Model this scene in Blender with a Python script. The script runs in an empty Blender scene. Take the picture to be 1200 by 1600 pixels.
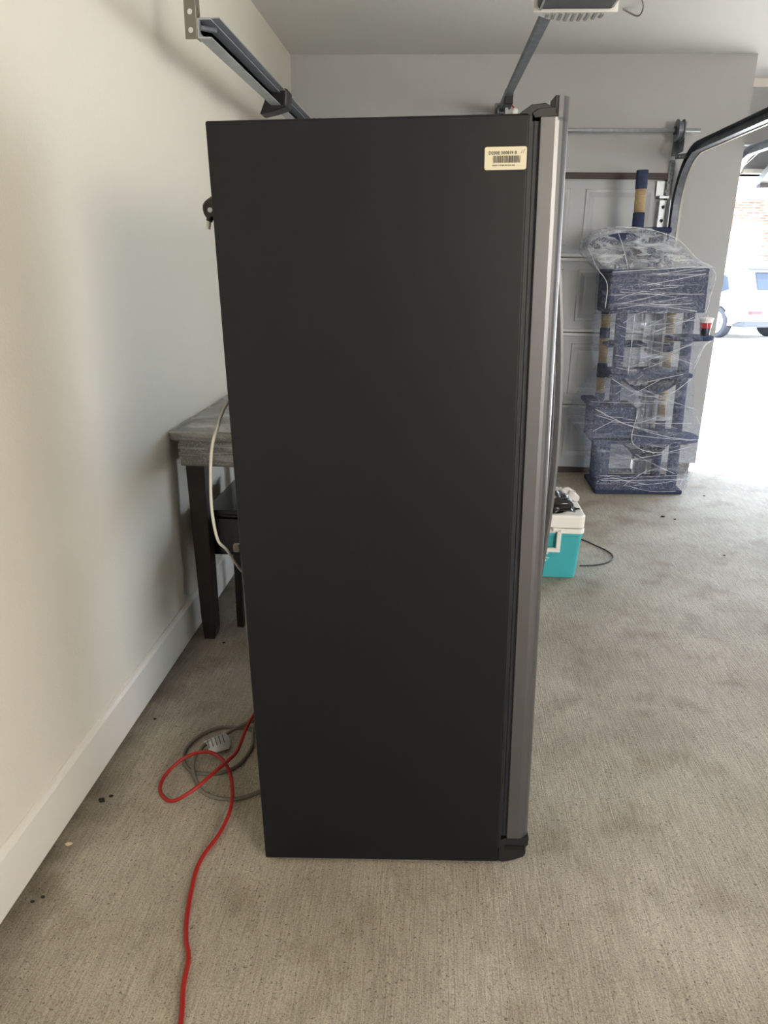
import bpy, bmesh, math, random
from mathutils import Vector, Matrix, noise
random.seed(7)
R = math.radians
C = bpy.context.scene.collection
scn = bpy.context.scene

# ------------------------------------------------------------------ camera
cam = bpy.data.cameras.new('camera')
cam.sensor_fit = 'VERTICAL'; cam.sensor_height = 24; cam.lens = 24 * 1159 / 1600
cam.clip_end = 300
co = bpy.data.objects.new('camera', cam); C.objects.link(co)
dn = Vector((545 - 600, -(4231 - 800), -1159)).normalized(); Zc = -dn
Yc = Vector((691 - 600, -(410 - 800), -1159)).normalized(); Yc = (Yc - Zc * Yc.dot(Zc)).normalized()
Xc = Yc.cross(Zc)
co.matrix_world = Matrix.Translation((0, 0, 1.5)) @ Matrix((Xc, Yc, Zc)).to_4x4()
scn.camera = co
# ------------------------------------------------------------------ light and exposure
w = bpy.data.worlds.new('sky'); scn.world = w; w.use_nodes = True
bg = w.node_tree.nodes['Background']
bg.inputs[0].default_value = (0.71, 0.84, 1.0, 1); bg.inputs[1].default_value = 14.0
sun = bpy.data.lights.new('sun', 'SUN'); sun.energy = 42; sun.angle = R(1.0); sun.color = (1, .97, .93)
so = bpy.data.objects.new('sun', sun); C.objects.link(so)
so.rotation_euler = Vector((-.30, -.32, -.9)).to_track_quat('-Z', 'Y').to_euler()
def area(name, loc, aim, sx, sy, e, col):
    l = bpy.data.lights.new(name, 'AREA'); l.shape = 'RECTANGLE'; l.size = sx; l.size_y = sy; l.energy = e; l.color = col
    o = bpy.data.objects.new(name, l); C.objects.link(o); o.location = loc
    o.rotation_euler = (Vector(aim) - Vector(loc)).to_track_quat('-Z', 'Y').to_euler()
area('fill_lamp_rear', (2.9, -2.6, 2.1), (-.4, 1.4, .6), 1.4, 1.1, 165, (1, .87, .69))  # added fill lamp inside the garage, standing in for daylight from behind
area('fill_lamp_side', (7.2, -1.0, 1.6), (-1, 1.2, 1.4), 2.6, 2.0, 45, (1, .93, .82))  # added side fill lamp; the right wall has no door opening
scn.view_settings.view_transform = 'Standard'; scn.view_settings.look = 'None'
scn.view_settings.gamma = 1; scn.view_settings.use_curve_mapping = False
scn.view_settings.exposure = 0.0

# ------------------------------------------------------------------ materials
def lin(c):
    return tuple(((x / 255 + .055) / 1.055) ** 2.4 if x > 10 else x / 255 / 12.92 for x in c) + (1,)
def mat(name, col, rough=.6, metal=0.0, spec=.5, bump=0, bscale=200, var=0, vscale=8, emit=None, coat=0):
    m = bpy.data.materials.new(name); m.use_nodes = True; nt = m.node_tree; p = nt.nodes['Principled BSDF']
    c = lin(col); p.inputs['Base Color'].default_value = c
    p.inputs['Roughness'].default_value = rough; p.inputs['Metallic'].default_value = metal
    p.inputs['Specular IOR Level'].default_value = spec; p.inputs['Coat Weight'].default_value = coat
    tc = nt.nodes.new('ShaderNodeTexCoord')
    if var:
        n = nt.nodes.new('ShaderNodeTexNoise'); n.inputs['Scale'].default_value = vscale; n.inputs['Detail'].default_value = 5
        nt.links.new(tc.outputs['Object'], n.inputs['Vector'])
        r = nt.nodes.new('ShaderNodeValToRGB')
        r.color_ramp.elements[0].position = .3; r.color_ramp.elements[1].position = .7
        r.color_ramp.elements[0].color = tuple(x * (1 - var) for x in c[:3]) + (1,)
        r.color_ramp.elements[1].color = tuple(min(1, x * (1 + var)) for x in c[:3]) + (1,)
        nt.links.new(n.outputs[0], r.inputs[0]); nt.links.new(r.outputs[0], p.inputs['Base Color'])
    if bump:
        n = nt.nodes.new('ShaderNodeTexNoise'); n.inputs['Scale'].default_value = bscale; n.inputs['Detail'].default_value = 3
        nt.links.new(tc.outputs['Object'], n.inputs['Vector'])
        b = nt.nodes.new('ShaderNodeBump'); b.inputs['Strength'].default_value = bump; b.inputs['Distance'].default_value = .004
        nt.links.new(n.outputs[0], b.inputs['Height']); nt.links.new(b.outputs[0], p.inputs['Normal'])
    if emit:
        p.inputs['Emission Color'].default_value = lin(emit[0]); p.inputs['Emission Strength'].default_value = emit[1]
    return m
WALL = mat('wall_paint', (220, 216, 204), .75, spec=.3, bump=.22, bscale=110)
WALLDIM = mat('wall_paint_dim', (175, 176, 177), .75, spec=.3, bump=.22, bscale=110)  # same wall paint; weaker light on these walls put into a greyer colour
CEIL = mat('ceiling_paint', (222, 222, 220), .85, spec=.2, bump=.15, bscale=90)
TRIM = mat('white_trim', (226, 222, 214), .4)
DOORP = mat('door_paint', (178, 182, 188), .5, bump=.1, bscale=300)
RAILM = mat('door_rail_highlight', (206, 209, 212), .45)  # lighter than the door paint: highlights at the section joints put into colour
SEAL = mat('brown_seal', (70, 62, 60), .7)
GALV = mat('galvanised_steel', (172, 178, 184), .42, metal=.55, var=.1, vscale=30)
DGALV = mat('dull_steel', (112, 118, 128), .5, metal=.4, var=.2, vscale=25)
HANG = mat('hanger_steel', (120, 116, 106), .55, metal=.4)
BLACK = mat('black_plastic', (16, 17, 19), .45)
FRIDGE = mat('fridge_side', (12, 14, 19), .42, spec=.3, bump=.06, bscale=700)
NAVYSTR = mat('gasket', (28, 33, 46), .5)
OPENER = mat('opener_grey', (66, 70, 75), .6, var=.25, vscale=18)
LENS = mat('lens_white', (228, 228, 226), .35)
CREAM = mat('label_cream', (204, 197, 172), .55)
INK = mat('ink', (40, 38, 40), .7)
WIRE = mat('white_tube', (182, 180, 172), .4)
RED = mat('red_cord', (158, 26, 21), .5)
GREYC = mat('grey_cord', (112, 108, 100), .5)
TAG = mat('silver_tag', (196, 198, 198), .35, metal=.2)
DWOOD = mat('dark_wood', (38, 33, 32), .5, var=.3, vscale=14)
BLKG = mat('black_gloss', (12, 12, 14), .22)
NAVY = mat('navy_plush', (56, 64, 90), .95, spec=.15, bump=.5, bscale=160, var=.2, vscale=40)
TEAL = mat('teal_plastic', (62, 168, 176), .42, var=.05, vscale=6)
WPL = mat('white_plastic', (232, 230, 224), .4)
BAG = mat('black_bag', (22, 23, 26), .18, bump=.5, bscale=40)
CLOTH = mat('pale_cloth', (206, 200, 198), .95, bump=.5, bscale=300)
CABLE = mat('dark_cable', (40, 50, 52), .45)
CARW = mat('car_white', (236, 238, 240), .25, coat=.6)
CARG = mat('car_glass', (24, 34, 48), .3, spec=.25)
TYRE = mat('tyre', (38, 40, 46), .8)
ALLOY = mat('alloy', (205, 208, 212), .35, metal=.3)
CARB = mat('car_black_trim', (40, 44, 54), .5)
TAIL = mat('tail_red', (170, 20, 30), .3)
CUPW = mat('cup_white', (236, 232, 228), .4)
CUPR = mat('cup_red', (196, 40, 48), .4)
SHIN = mat('roof_shingle', (150, 142, 136), .9)
DEB = mat('debris_dark', (28, 26, 24), .9)
DEBL = mat('debris_pale', (200, 188, 150), .9)
CONC2 = mat('curb_concrete', (118, 112, 104), .9, var=.3, vscale=25, bump=.5, bscale=60)
TOY = mat('toy_silver', (190, 195, 205), .3, metal=.5)

def brushed():
    m = bpy.data.materials.new('brushed_steel'); m.use_nodes = True; nt = m.node_tree; p = nt.nodes['Principled BSDF']
    p.inputs['Base Color'].default_value = lin((102, 102, 104)); p.inputs['Metallic'].default_value = .8
    tc = nt.nodes.new('ShaderNodeTexCoord'); mp = nt.nodes.new('ShaderNodeMapping'); mp.inputs['Scale'].default_value = (60, 60, 900)
    n = nt.nodes.new('ShaderNodeTexNoise'); n.inputs['Scale'].default_value = 1
    nt.links.new(tc.outputs['Object'], mp.inputs[0]); nt.links.new(mp.outputs[0], n.inputs['Vector'])
    r = nt.nodes.new('ShaderNodeMapRange'); r.inputs[3].default_value = .30; r.inputs[4].default_value = .46
    nt.links.new(n.outputs[0], r.inputs[0]); nt.links.new(r.outputs[0], p.inputs['Roughness'])
    return m
STEEL = brushed()

def sisal():
    m = mat('sisal_rope', (205, 180, 140), .9); nt = m.node_tree; p = nt.nodes['Principled BSDF']
    tc = nt.nodes.new('ShaderNodeTexCoord'); wv = nt.nodes.new('ShaderNodeTexWave'); wv.bands_direction = 'Z'
    wv.inputs['Scale'].default_value = 45; wv.inputs['Distortion'].default_value = 1
    b = nt.nodes.new('ShaderNodeBump'); b.inputs['Distance'].default_value = .004
    nt.links.new(tc.outputs['Object'], wv.inputs['Vector']); nt.links.new(wv.outputs['Fac'], b.inputs['Height']); nt.links.new(b.outputs[0], p.inputs['Normal'])
    return m
SISAL = sisal()

def concrete():
    m = bpy.data.materials.new('floor_concrete'); m.use_nodes = True; nt = m.node_tree; p = nt.nodes['Principled BSDF']
    N = nt.nodes.new; L = nt.links.new
    tc = N('ShaderNodeTexCoord')
    def nz(s, d=4, sc=(1, 1, 1), rot=0):
        mp = N('ShaderNodeMapping'); mp.inputs['Scale'].default_value = sc; mp.inputs['Rotation'].default_value = (0, 0, rot)
        L(tc.outputs['Object'], mp.inputs[0])
        n = N('ShaderNodeTexNoise'); n.inputs['Scale'].default_value = s; n.inputs['Detail'].default_value = d
        L(mp.outputs[0], n.inputs['Vector']); return n.outputs[0]
    def ramp(src, a, b, ca, cb):
        r = N('ShaderNodeValToRGB'); e = r.color_ramp.elements; e[0].position = a; e[1].position = b; e[0].color = ca; e[1].color = cb
        L(src, r.inputs[0]); return r.outputs[0]
    def mul(a, b, f=1.0):
        x = N('ShaderNodeMix'); x.data_type = 'RGBA'; x.blend_type = 'MULTIPLY'; x.inputs[0].default_value = f
        L(a, x.inputs[6]); L(b, x.inputs[7]); return x.outputs[2]
    base = ramp(nz(2.2, 6), .32, .68, lin((160, 151, 136)), lin((188, 180, 166)))
    g = lambda v: (v, v, v, 1)
    fine = ramp(nz(260, 3), .36, .60, g(.72), g(1.08))
    broom = ramp(nz(1, 3, (230, 9, 1), R(4)), .36, .62, g(.80), g(1.05))
    speck = ramp(nz(130, 2), .29, .36, g(.5), g(1))
    stain = ramp(nz(5.5, 6), .30, .46, (.70, .66, .60, 1), g(1))
    c = mul(mul(mul(mul(base, fine), broom), speck), stain, .7)
    # grime band swept up along the left wall
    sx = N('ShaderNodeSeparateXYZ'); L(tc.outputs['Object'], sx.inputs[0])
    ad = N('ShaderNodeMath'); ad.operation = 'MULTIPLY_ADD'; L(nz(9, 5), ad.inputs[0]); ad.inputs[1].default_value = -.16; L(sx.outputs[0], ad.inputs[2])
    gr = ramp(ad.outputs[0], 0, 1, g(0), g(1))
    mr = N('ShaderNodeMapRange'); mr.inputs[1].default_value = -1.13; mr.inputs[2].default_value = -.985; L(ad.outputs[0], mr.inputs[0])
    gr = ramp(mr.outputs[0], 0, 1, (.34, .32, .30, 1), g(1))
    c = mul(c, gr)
    L(c, p.inputs['Base Color'])
    p.inputs['Roughness'].default_value = .72; p.inputs['Specular IOR Level'].default_value = .35
    b = N('ShaderNodeBump'); b.inputs['Strength'].default_value = .55; b.inputs['Distance'].default_value = .003
    mx = N('ShaderNodeMath'); mx.operation = 'ADD'; L(nz(260, 3), mx.inputs[0]); L(nz(1, 3, (230, 9, 1), R(4)), mx.inputs[1])
    L(mx.outputs[0], b.inputs['Height']); L(b.outputs[0], p.inputs['Normal'])
    return m
FLOORM = concrete()
DRIVE = mat('driveway_concrete', (196, 192, 186), .9, var=.1, vscale=1.5)

def film(name, opac, streak_scale, rot=(0, 0, 0), col=(225, 230, 240), lo=.45, hi=.75, minop=.12, crease=.6):
    """clear stretch film: mostly see-through, with whitish gathered streaks"""
    m = bpy.data.materials.new(name); m.use_nodes = True; nt = m.node_tree; N = nt.nodes.new; L = nt.links.new
    p = nt.nodes['Principled BSDF']; out = nt.nodes['Material Output']
    p.inputs['Base Color'].default_value = lin(col); p.inputs['Roughness'].default_value = .22; p.inputs['Specular IOR Level'].default_value = .8
    tr = N('ShaderNodeBsdfTransparent'); tr.inputs[0].default_value = (.97, .98, 1, 1); mx = N('ShaderNodeMixShader')
    tc = N('ShaderNodeTexCoord'); mp = N('ShaderNodeMapping'); mp.inputs['Scale'].default_value = streak_scale; mp.inputs['Rotation'].default_value = rot
    n = N('ShaderNodeTexNoise'); n.inputs['Scale'].default_value = 1; n.inputs['Detail'].default_value = 5; n.inputs['Distortion'].default_value = .9
    n2 = N('ShaderNodeTexNoise'); n2.inputs['Scale'].default_value = 22; n2.inputs['Detail'].default_value = 3; n2.inputs['Distortion'].default_value = 2.5
    L(tc.outputs['Object'], mp.inputs[0]); L(mp.outputs[0], n.inputs['Vector']); L(tc.outputs['Object'], n2.inputs['Vector'])
    r = N('ShaderNodeMapRange'); r.inputs[1].default_value = lo; r.inputs[2].default_value = hi; r.inputs[3].default_value = minop; r.inputs[4].default_value = opac
    # thin crease lines: |n2 - .5| small
    ab = N('ShaderNodeMath'); ab.operation = 'SUBTRACT'; L(n2.outputs[0], ab.inputs[0]); ab.inputs[1].default_value = .5
    a2 = N('ShaderNodeMath'); a2.operation = 'ABSOLUTE'; L(ab.outputs[0], a2.inputs[0])
    r2 = N('ShaderNodeMapRange'); r2.inputs[1].default_value = 0; r2.inputs[2].default_value = .026; r2.inputs[3].default_value = crease; r2.inputs[4].default_value = 0
    L(a2.outputs[0], r2.inputs[0])
    L(n.outputs[0], r.inputs[0])
    mxx = N('ShaderNodeMath'); mxx.operation = 'MAXIMUM'; L(r.outputs[0], mxx.inputs[0]); L(r2.outputs[0], mxx.inputs[1])
    b = N('ShaderNodeBump'); b.inputs['Strength'].default_value = .8; b.inputs['Distance'].default_value = .01; L(n.outputs[0], b.inputs['Height']); L(b.outputs[0], p.inputs['Normal'])
    L(mxx.outputs[0], mx.inputs[0]); L(tr.outputs[0], mx.inputs[1]); L(p.outputs[0], mx.inputs[2]); L(mx.outputs[0], out.inputs['Surface'])
    return m
FILM = film('stretch_film', .5, (4, 4, 38), (0, .35, 0), (205, 214, 236), .52, .78, .07, .5)
FILM2 = film('stretch_film_table', .7, (5, 9, 60), (.1, .25, .3), (220, 220, 216), .42, .68, .2, .8)

def brick_mat():
    m = mat('red_brick', (200, 130, 115), .85); nt = m.node_tree; p = nt.nodes['Principled BSDF']
    tc = nt.nodes.new('ShaderNodeTexCoord'); mp = nt.nodes.new('ShaderNodeMapping'); mp.inputs['Rotation'].default_value = (R(90), 0, 0)
    b = nt.nodes.new('ShaderNodeTexBrick'); b.inputs['Scale'].default_value = 1
    b.inputs['Brick Width'].default_value = .21; b.inputs['Row Height'].default_value = .075; b.inputs['Mortar Size'].default_value = .012
    b.inputs['Color1'].default_value = lin((112, 52, 42)); b.inputs['Color2'].default_value = lin((160, 98, 82)); b.inputs['Mortar'].default_value = lin((176, 160, 146))
    nt.links.new(tc.outputs['Object'], mp.inputs[0]); nt.links.new(mp.outputs[0], b.inputs['Vector']); nt.links.new(b.outputs[0], p.inputs['Base Color'])
    return m
BRICK = brick_mat()

# ------------------------------------------------------------------ helpers
def thing(name, label, cat, loc=(0, 0, 0), rot=None, group=None):
    o = bpy.data.objects.new(name, None); C.objects.link(o); o.empty_display_size = .1
    o.location = loc
    if rot is not None: o.rotation_euler = rot.to_euler() if isinstance(rot, Matrix) else rot
    o['label'] = label; o['category'] = cat
    if group: o['group'] = group
    o['_w'] = 0 if rot is not None else 1
    return o
def tag(o, label, cat, group=None):
    o['label'] = label; o['category'] = cat
    if group: o['group'] = group
    return o
def root(o):
    while o.parent: o = o.parent
    return o
def obj(name, bm, m, parent=None, smooth=False, bevel=0, seg=2, label=None):
    """bm in world coordinates, or in the root's own frame if the root is rotated"""
    me = bpy.data.meshes.new(name)
    bmesh.ops.recalc_face_normals(bm, faces=bm.faces[:])
    if parent is not None:
        r = root(parent)
        if r.get('_w', 1): bmesh.ops.translate(bm, verts=bm.verts, vec=-r.location)
    bm.to_mesh(me); bm.free(); me.materials.append(m)
    if smooth:
        for p in me.polygons: p.use_smooth = True
    o = bpy.data.objects.new(name, me); C.objects.link(o)
    if parent is not None: o.parent = parent
    if bevel:
        b = o.modifiers.new('b', 'BEVEL'); b.width = bevel; b.segments = seg; b.limit_method = 'ANGLE'; b.angle_limit = R(35)
    if label: o['label'] = label
    return o
def struct(name, bm, m, parent=None, **k):
    o = obj(name, bm, m, parent, **k)
    if parent is None: o['kind'] = 'structure'
    return o
def B(*boxes):
    bm = bmesh.new()
    for b in boxes: box(bm, *b)
    return bm
def box(bm, x0, x1, y0, y1, z0, z1):
    v = [bm.verts.new((x, y, z)) for z in (z0, z1) for y in (y0, y1) for x in (x0, x1)]
    for f in ((0, 2, 3, 1), (4, 5, 7, 6), (0, 1, 5, 4), (2, 6, 7, 3), (0, 4, 6, 2), (1, 3, 7, 5)): bm.faces.new([v[i] for i in f])
    return v
def prism(bm, pts, f):
    """pts: 2D outline, f(u,v,s) -> 3D for s in 0,1"""
    a = [bm.verts.new(f(u, v, 0)) for u, v in pts]; b = [bm.verts.new(f(u, v, 1)) for u, v in pts]
    n = len(pts); bm.faces.new(a[::-1]); bm.faces.new(b)
    for i in range(n): bm.faces.new((a[i], a[(i + 1) % n], b[(i + 1) % n], b[i]))
    return bm
def cyl(bm, p0, p1, r0, r1=None, n=20, caps=True):
    p0, p1 = Vector(p0), Vector(p1); r1 = r0 if r1 is None else r1
    q = (p1 - p0).to_track_quat('Z', 'Y')
    a, b = [], []
    for i in range(n):
        t = 2 * math.pi * i / n; d = q @ Vector((math.cos(t), math.sin(t), 0))
        a.append(bm.verts.new(p0 + d * r0)); b.append(bm.verts.new(p1 + d * r1))
    for i in range(n): bm.faces.new((a[i], a[(i + 1) % n], b[(i + 1) % n], b[i]))
    if caps: bm.faces.new(a[::-1]); bm.faces.new(b)
    return bm
def spline(pts, k=6):
    P = [Vector(p) for p in pts]; P = [P[0] * 2 - P[1]] + P + [P[-1] * 2 - P[-2]]; out = []
    for i in range(1, len(P) - 2):
        a, b, c, d = P[i - 1:i + 3]
        for j in range(k):
            t = j / k
            out.append(.5 * ((2 * b) + (c - a) * t + (2 * a - 5 * b + 4 * c - d) * t * t + (3 * b - a - 3 * c + d) * t ** 3))
    out.append(P[-2]); return out
def tube(bm, pts, r, n=8, k=6, flat=None):
    S = spline(pts, k) if k > 1 else [Vector(p) for p in pts]
    prev = None; up = None
    for i, p in enumerate(S):
        t = (S[min(i + 1, len(S) - 1)] - S[max(i - 1, 0)]).normalized()
        if up is None: up = t.orthogonal().normalized()
        else: up = (up - t * up.dot(t)).normalized()
        s = t.cross(up); ring = []
        for j in range(n):
            a = 2 * math.pi * j / n; ring.append(bm.verts.new(p + (up * math.cos(a) + s * math.sin(a)) * r))
        if prev:
            for j in range(n): bm.faces.new((prev[j], prev[(j + 1) % n], ring[(j + 1) % n], ring[j]))
        else: bm.faces.new(ring[::-1])
        prev = ring
    bm.faces.new(prev); return bm
def sweep(bm, prof, pts, up0):
    """sweep open/closed 2D profile (a,b) along pts; a along side, b along up"""
    prev = None; n = len(prof)
    for i, p in enumerate(pts):
        t = (pts[min(i + 1, len(pts) - 1)] - pts[max(i - 1, 0)]).normalized()
        s = Vector(up0).normalized(); u = t.cross(s).normalized()
        ring = [bm.verts.new(p + s * a + u * b) for a, b in prof]
        if prev:
            for j in range(n): bm.faces.new((prev[j], prev[(j + 1) % n], ring[(j + 1) % n], ring[j]))
        else: bm.faces.new(ring[::-1])
        prev = ring
    bm.faces.new(prev); return bm
def sheet(nx, ny, f, amp, sc, seed):
    bm = bmesh.new(); g = []
    for j in range(ny + 1):
        row = []
        for i in range(nx + 1):
            p, nrm = f(i / nx, j / ny); p = Vector(p); d = noise.noise(Vector((p.x * sc[0], p.y * sc[1], p.z * sc[2] + seed)))
            row.append(bm.verts.new(p + Vector(nrm) * (abs(d) * amp)))
        g.append(row)
    for j in range(ny):
        for i in range(nx): bm.faces.new((g[j][i], g[j][i + 1], g[j + 1][i + 1], g[j + 1][i]))
    return bm
def fz(x): return .031 * (min(x, 2.6) - 1.5)
def text_bm(s, size, f, ext=.0004):
    cu = bpy.data.curves.new('t', 'FONT'); cu.body = s; cu.size = size; cu.extrude = ext; cu.resolution_u = 2; cu.offset = size * .02
    to = bpy.data.objects.new('t', cu); C.objects.link(to)
    dg = bpy.context.evaluated_depsgraph_get(); me = bpy.data.meshes.new_from_object(to.evaluated_get(dg))
    bm = bmesh.new(); bm.from_mesh(me); bpy.data.objects.remove(to); bpy.data.meshes.remove(me)
    for v in bm.verts: v.co = Vector(f(v.co.x, v.co.y, v.co.z))
    return bm
YB = 5.55      # back wall
XW = -1.053     # left wall
ZC = 2.785

# ------------------------------------------------------------------ the setting
bm = bmesh.new()
xs = [XW - .2, 2.6, 7.7]
for a, b in zip(xs, xs[1:]):
    v = [bm.verts.new((x, y, fz(x))) for x, y in ((a, -5.2), (b, -5.2), (b, 6.42), (a, 6.42))]
    u = [bm.verts.new((q.co.x, q.co.y, -.25)) for q in v]
    bm.faces.new(v)
    for i in range(4): bm.faces.new((v[i], u[i], u[(i + 1) % 4], v[(i + 1) % 4]))
bmesh.ops.remove_doubles(bm, verts=bm.verts, dist=1e-5)
struct('floor', bm, FLOORM)
struct('wall_left', B((XW - .15, XW, -5.2, YB + .8, -.12, ZC + .1)), WALL)
struct('ceiling', B((XW - .15, 7.7, -5.2, 6.35, ZC, ZC + .15)), CEIL)
DX0, DX1, DZ = -.78, 1.5, 2.085
struct('wall_back', B((XW, DX0, YB, YB + .14, -.1, ZC), (DX1, 1.95, YB, YB + .14, .10, ZC), (DX0, DX1, YB, YB + .14, DZ, ZC)), WALLDIM)
struct('wall_return', B((1.81, 1.95, YB + .14, 6.25, .10, ZC)), WALLDIM)
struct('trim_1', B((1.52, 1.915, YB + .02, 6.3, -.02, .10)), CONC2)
struct('wall_bay', B((1.95, 2.165, 6.25, 6.4, .02, ZC), (7.0, 7.6, 6.25, 6.4, 0, ZC), (2.165, 7.0, 6.25, 6.4, 2.16, ZC)), WALLDIM)
struct('trim_2', B((1.95, 7.5, 6.21, 6.25, ZC - .055, ZC)), TRIM)
struct('trim_3', B((2.2, 7.0, 6.2, 6.42, 2.16, 2.19)), TRIM)
struct('wall_right', B((7.5, 7.65, -5.2, 6.4, 0, ZC)), WALLDIM)
struct('wall_rear', B((XW, 3.6, -5.2, -5.05, -.1, ZC), (6.0, 7.5, -5.2, -5.05, 0, ZC), (3.6, 6.0, -5.2, -5.05, 2.1, ZC)), WALL)
bm = B((XW, XW + .018, -5.05, YB, -.09, .072))
prism(bm, [(0, .072), (.018, .072), (.012, .084), (.005, .088), (0, .088)], lambda u, v, s: (XW + u, -5.05 + s * (YB + 5.05), v))
struct('baseboard_left', bm, TRIM)
# exterior ground
struct('driveway_ground', B((-30, 60, 6.42, 70, -.4, -.06)), DRIVE)
struct('rear_ground', B((-20, 30, -40, -5.2, -.4, -.06)), DRIVE)

# back garage door: four sections with raised panels
d1 = struct('door_1', B((DX0, DX1, YB + .09, YB + .12, -.02, 2.07)), DOORP)
d1['label'] = 'closed grey sectional garage door in the back wall'
zs = [.0, .51, 1.035, 1.547, 2.07]
pitch = (1.5 + .75) / 4
for i in range(4):
    z0, z1 = zs[i] + .004, zs[i + 1] - .004
    if i == 0: z0 = .03
    x0, x1 = DX0 + .01, DX1 - .01
    sec = obj('door_section', B((x0, x1, YB + .045, YB + .09, z0, z1)), DOORP, d1, bevel=.002)
    obj('edge_rail', B((x0, x1, YB + .03, YB + .05, z1 - .02, z1)), RAILM, sec, bevel=.003)
    if i: obj('edge_rail', B((x0, x1, YB + .03, YB + .05, z0, z0 + .02)), RAILM, sec, bevel=.003)
    for j in range(4):
        c = 1.19 - pitch * (3 - j); a, b = c - .23, c + .23; zz0, zz1 = z0 + .075, z1 - .075
        bm = bmesh.new(); Y = YB + .045
        rings = [(0, 0, .002), (.004, -.014, 0), (.022, -.014, 0), (.05, -.004, 0), (.062, -.006, 0)]
        prev = None
        for ins, dy, _ in rings:
            vs = [bm.verts.new(p) for p in ((a + ins, Y + dy, zz0 + ins), (b - ins, Y + dy, zz0 + ins), (b - ins, Y + dy, zz1 - ins), (a + ins, Y + dy, zz1 - ins))]
            if prev:
                for q in range(4): bm.faces.new((prev[q], prev[(q + 1) % 4], vs[(q + 1) % 4], vs[q]))
            prev = vs
        bm.faces.new(prev)
        obj('raised_panel', bm, DOORP, sec)
struct('trim_4', B((DX0, DX1, YB - .012, YB + .1, 2.05, 2.088)), SEAL)
struct('trim_5', B((DX0, DX1, YB + .04, YB + .1, -.03, .028)), SEAL)
# hardware on the door
obj('door_hinge', B((1.44, 1.50, YB - .03, YB + .04, 1.93, 1.945), (1.425, 1.49, YB + .02, YB + .03, 1.95, 2.04)), GALV, d1)
obj('door_hinge', B((1.44, 1.50, YB - .03, YB + .04, 1.53, 1.56)), GALV, d1)

# ------------------------------------------------------------------ door tracks
CH = [(-.022, -.028), (.022, -.028), (.022, -.024), (-.018, -.024), (-.018, .024), (.022, .024), (.022, .028), (-.022, .028)]
def track_path(x, ynear, z=2.2, r=.36, yv=5.505, zb=.02):
    P = [Vector((x, ynear, z))]
    for k in range(11):
        a = R(90) * k / 10
        P.append(Vector((x, yv - r + r * math.sin(a), z - r + r * math.cos(a))))
    P.append(Vector((x, yv, zb)))
    return P
def perf(bm, a, b, wdt, ax, thick=.003, pitchd=.05, hole=.011):
    """perforated strip from a to b; ax = width direction"""
    a, b = Vector(a), Vector(b); L = (b - a).length; d = (b - a) / L; ax = Vector(ax).normalized(); n = d.cross(ax)
    k = int(L / pitchd); s = L / k
    for i in range(k):
        c = a + d * (s * (i + .5)); ring = []
        for j in range(8):
            t = math.pi / 4 * j + math.pi / 8
            ring.append((math.cos(t) * hole, math.sin(t) * hole))
        sq = [(wdt / 2, s / 6), (s and wdt / 6, s / 2), (-wdt / 6, s / 2), (-wdt / 2, s / 6), (-wdt / 2, -s / 6), (-wdt / 6, -s / 2), (wdt / 6, -s / 2), (wdt / 2, -s / 6)]
        cor = {0: (wdt / 2, s / 2), 2: (-wdt / 2, s / 2), 4: (-wdt / 2, -s / 2), 6: (wdt / 2, -s / 2)}
        for off in (0, thick):
            o = [bm.verts.new(c + ax * u + d * v + n * off) for u, v in sq]
            q = [bm.verts.new(c + ax * u + d * v + n * off) for u, v in ring]
            for j in range(8):
                j2 = (j + 1) % 8
                if j in cor:
                    cc = bm.verts.new(c + ax * cor[j][0] + d * cor[j][1] + n * off)
                    bm.faces.new((q[j], o[j], cc, o[j2], q[j2]))
                else: bm.faces.new((q[j], o[j], o[j2], q[j2]))
    return bm
tl = thing('door_track', 'left galvanised garage door track hanging by the left wall behind the fridge', 'track', (-.79, 2.7, 2.2))
obj('track_channel', sweep(bmesh.new(), CH, track_path(-.79, 2.70), (1, 0, 0)), GALV, tl)
obj('stiffening_angle', B((-.812, -.745, 2.72, 5.1, 2.232, 2.236), (-.812, -.808, 2.72, 5.1, 2.19, 2.236)), GALV, tl)
bm = perf(bmesh.new(), (-.835, 2.70, 2.17), (-.835, 2.70, ZC), .036, (1, 0, 0), hole=.009, pitchd=.048)
box(bm, -.815, -.812, 2.70, 2.735, 2.17, ZC)
obj('hanger_strap', bm, HANG, tl)
obj('bolt', cyl(bmesh.new(), (-.80, 2.695, 2.2), (-.76, 2.73, 2.2), .008, n=10), DGALV, tl)
bm = prism(bmesh.new(), [(-.87, 2.135), (-.80, 2.15), (-.74, 2.168), (-.735, 2.243), (-.84, 2.243), (-.845, 2.19)], lambda u, v, s: (u, 3.78 + .12 * s, v))
obj('black_tape', bm, BLACK, tl, bevel=.01, label='black tape wrapped round the track')

tr = thing('door_track', 'right dark steel garage door track curving up beside the cat tree', 'track', (1.53, 5.47, 0))
obj('track_channel', sweep(bmesh.new(), [(-a, b) for a, b in CH], track_path(1.545, 2.6), (1, 0, 0)), DGALV, tr)
obj('track_lip', sweep(bmesh.new(), [(.020, .024), (.034, .024), (.034, .033), (.020, .033)], track_path(1.545, 2.6), (1, 0, 0)), WIRE, tr, label='pale strip along the track, its lit edge put into the colour')  # bright edge of the channel painted as a separate pale strip
bm = perf(bmesh.new(), (1.475, 5.54, .2), (1.475, 5.54, 1.92), .05, (1, 0, 0), pitchd=.085, hole=.012)
box(bm, 1.500, 1.504, 5.47, 5.549, .2, 1.92)
obj('jamb_angle', bm, GALV, tr)
bm = perf(bmesh.new(), (1.50, 5.535, 1.95), (1.50, 5.535, 2.165), .035, (1, 0, 0), pitchd=.05, hole=.009)
obj('upper_angle', bm, DGALV, tr)
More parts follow.
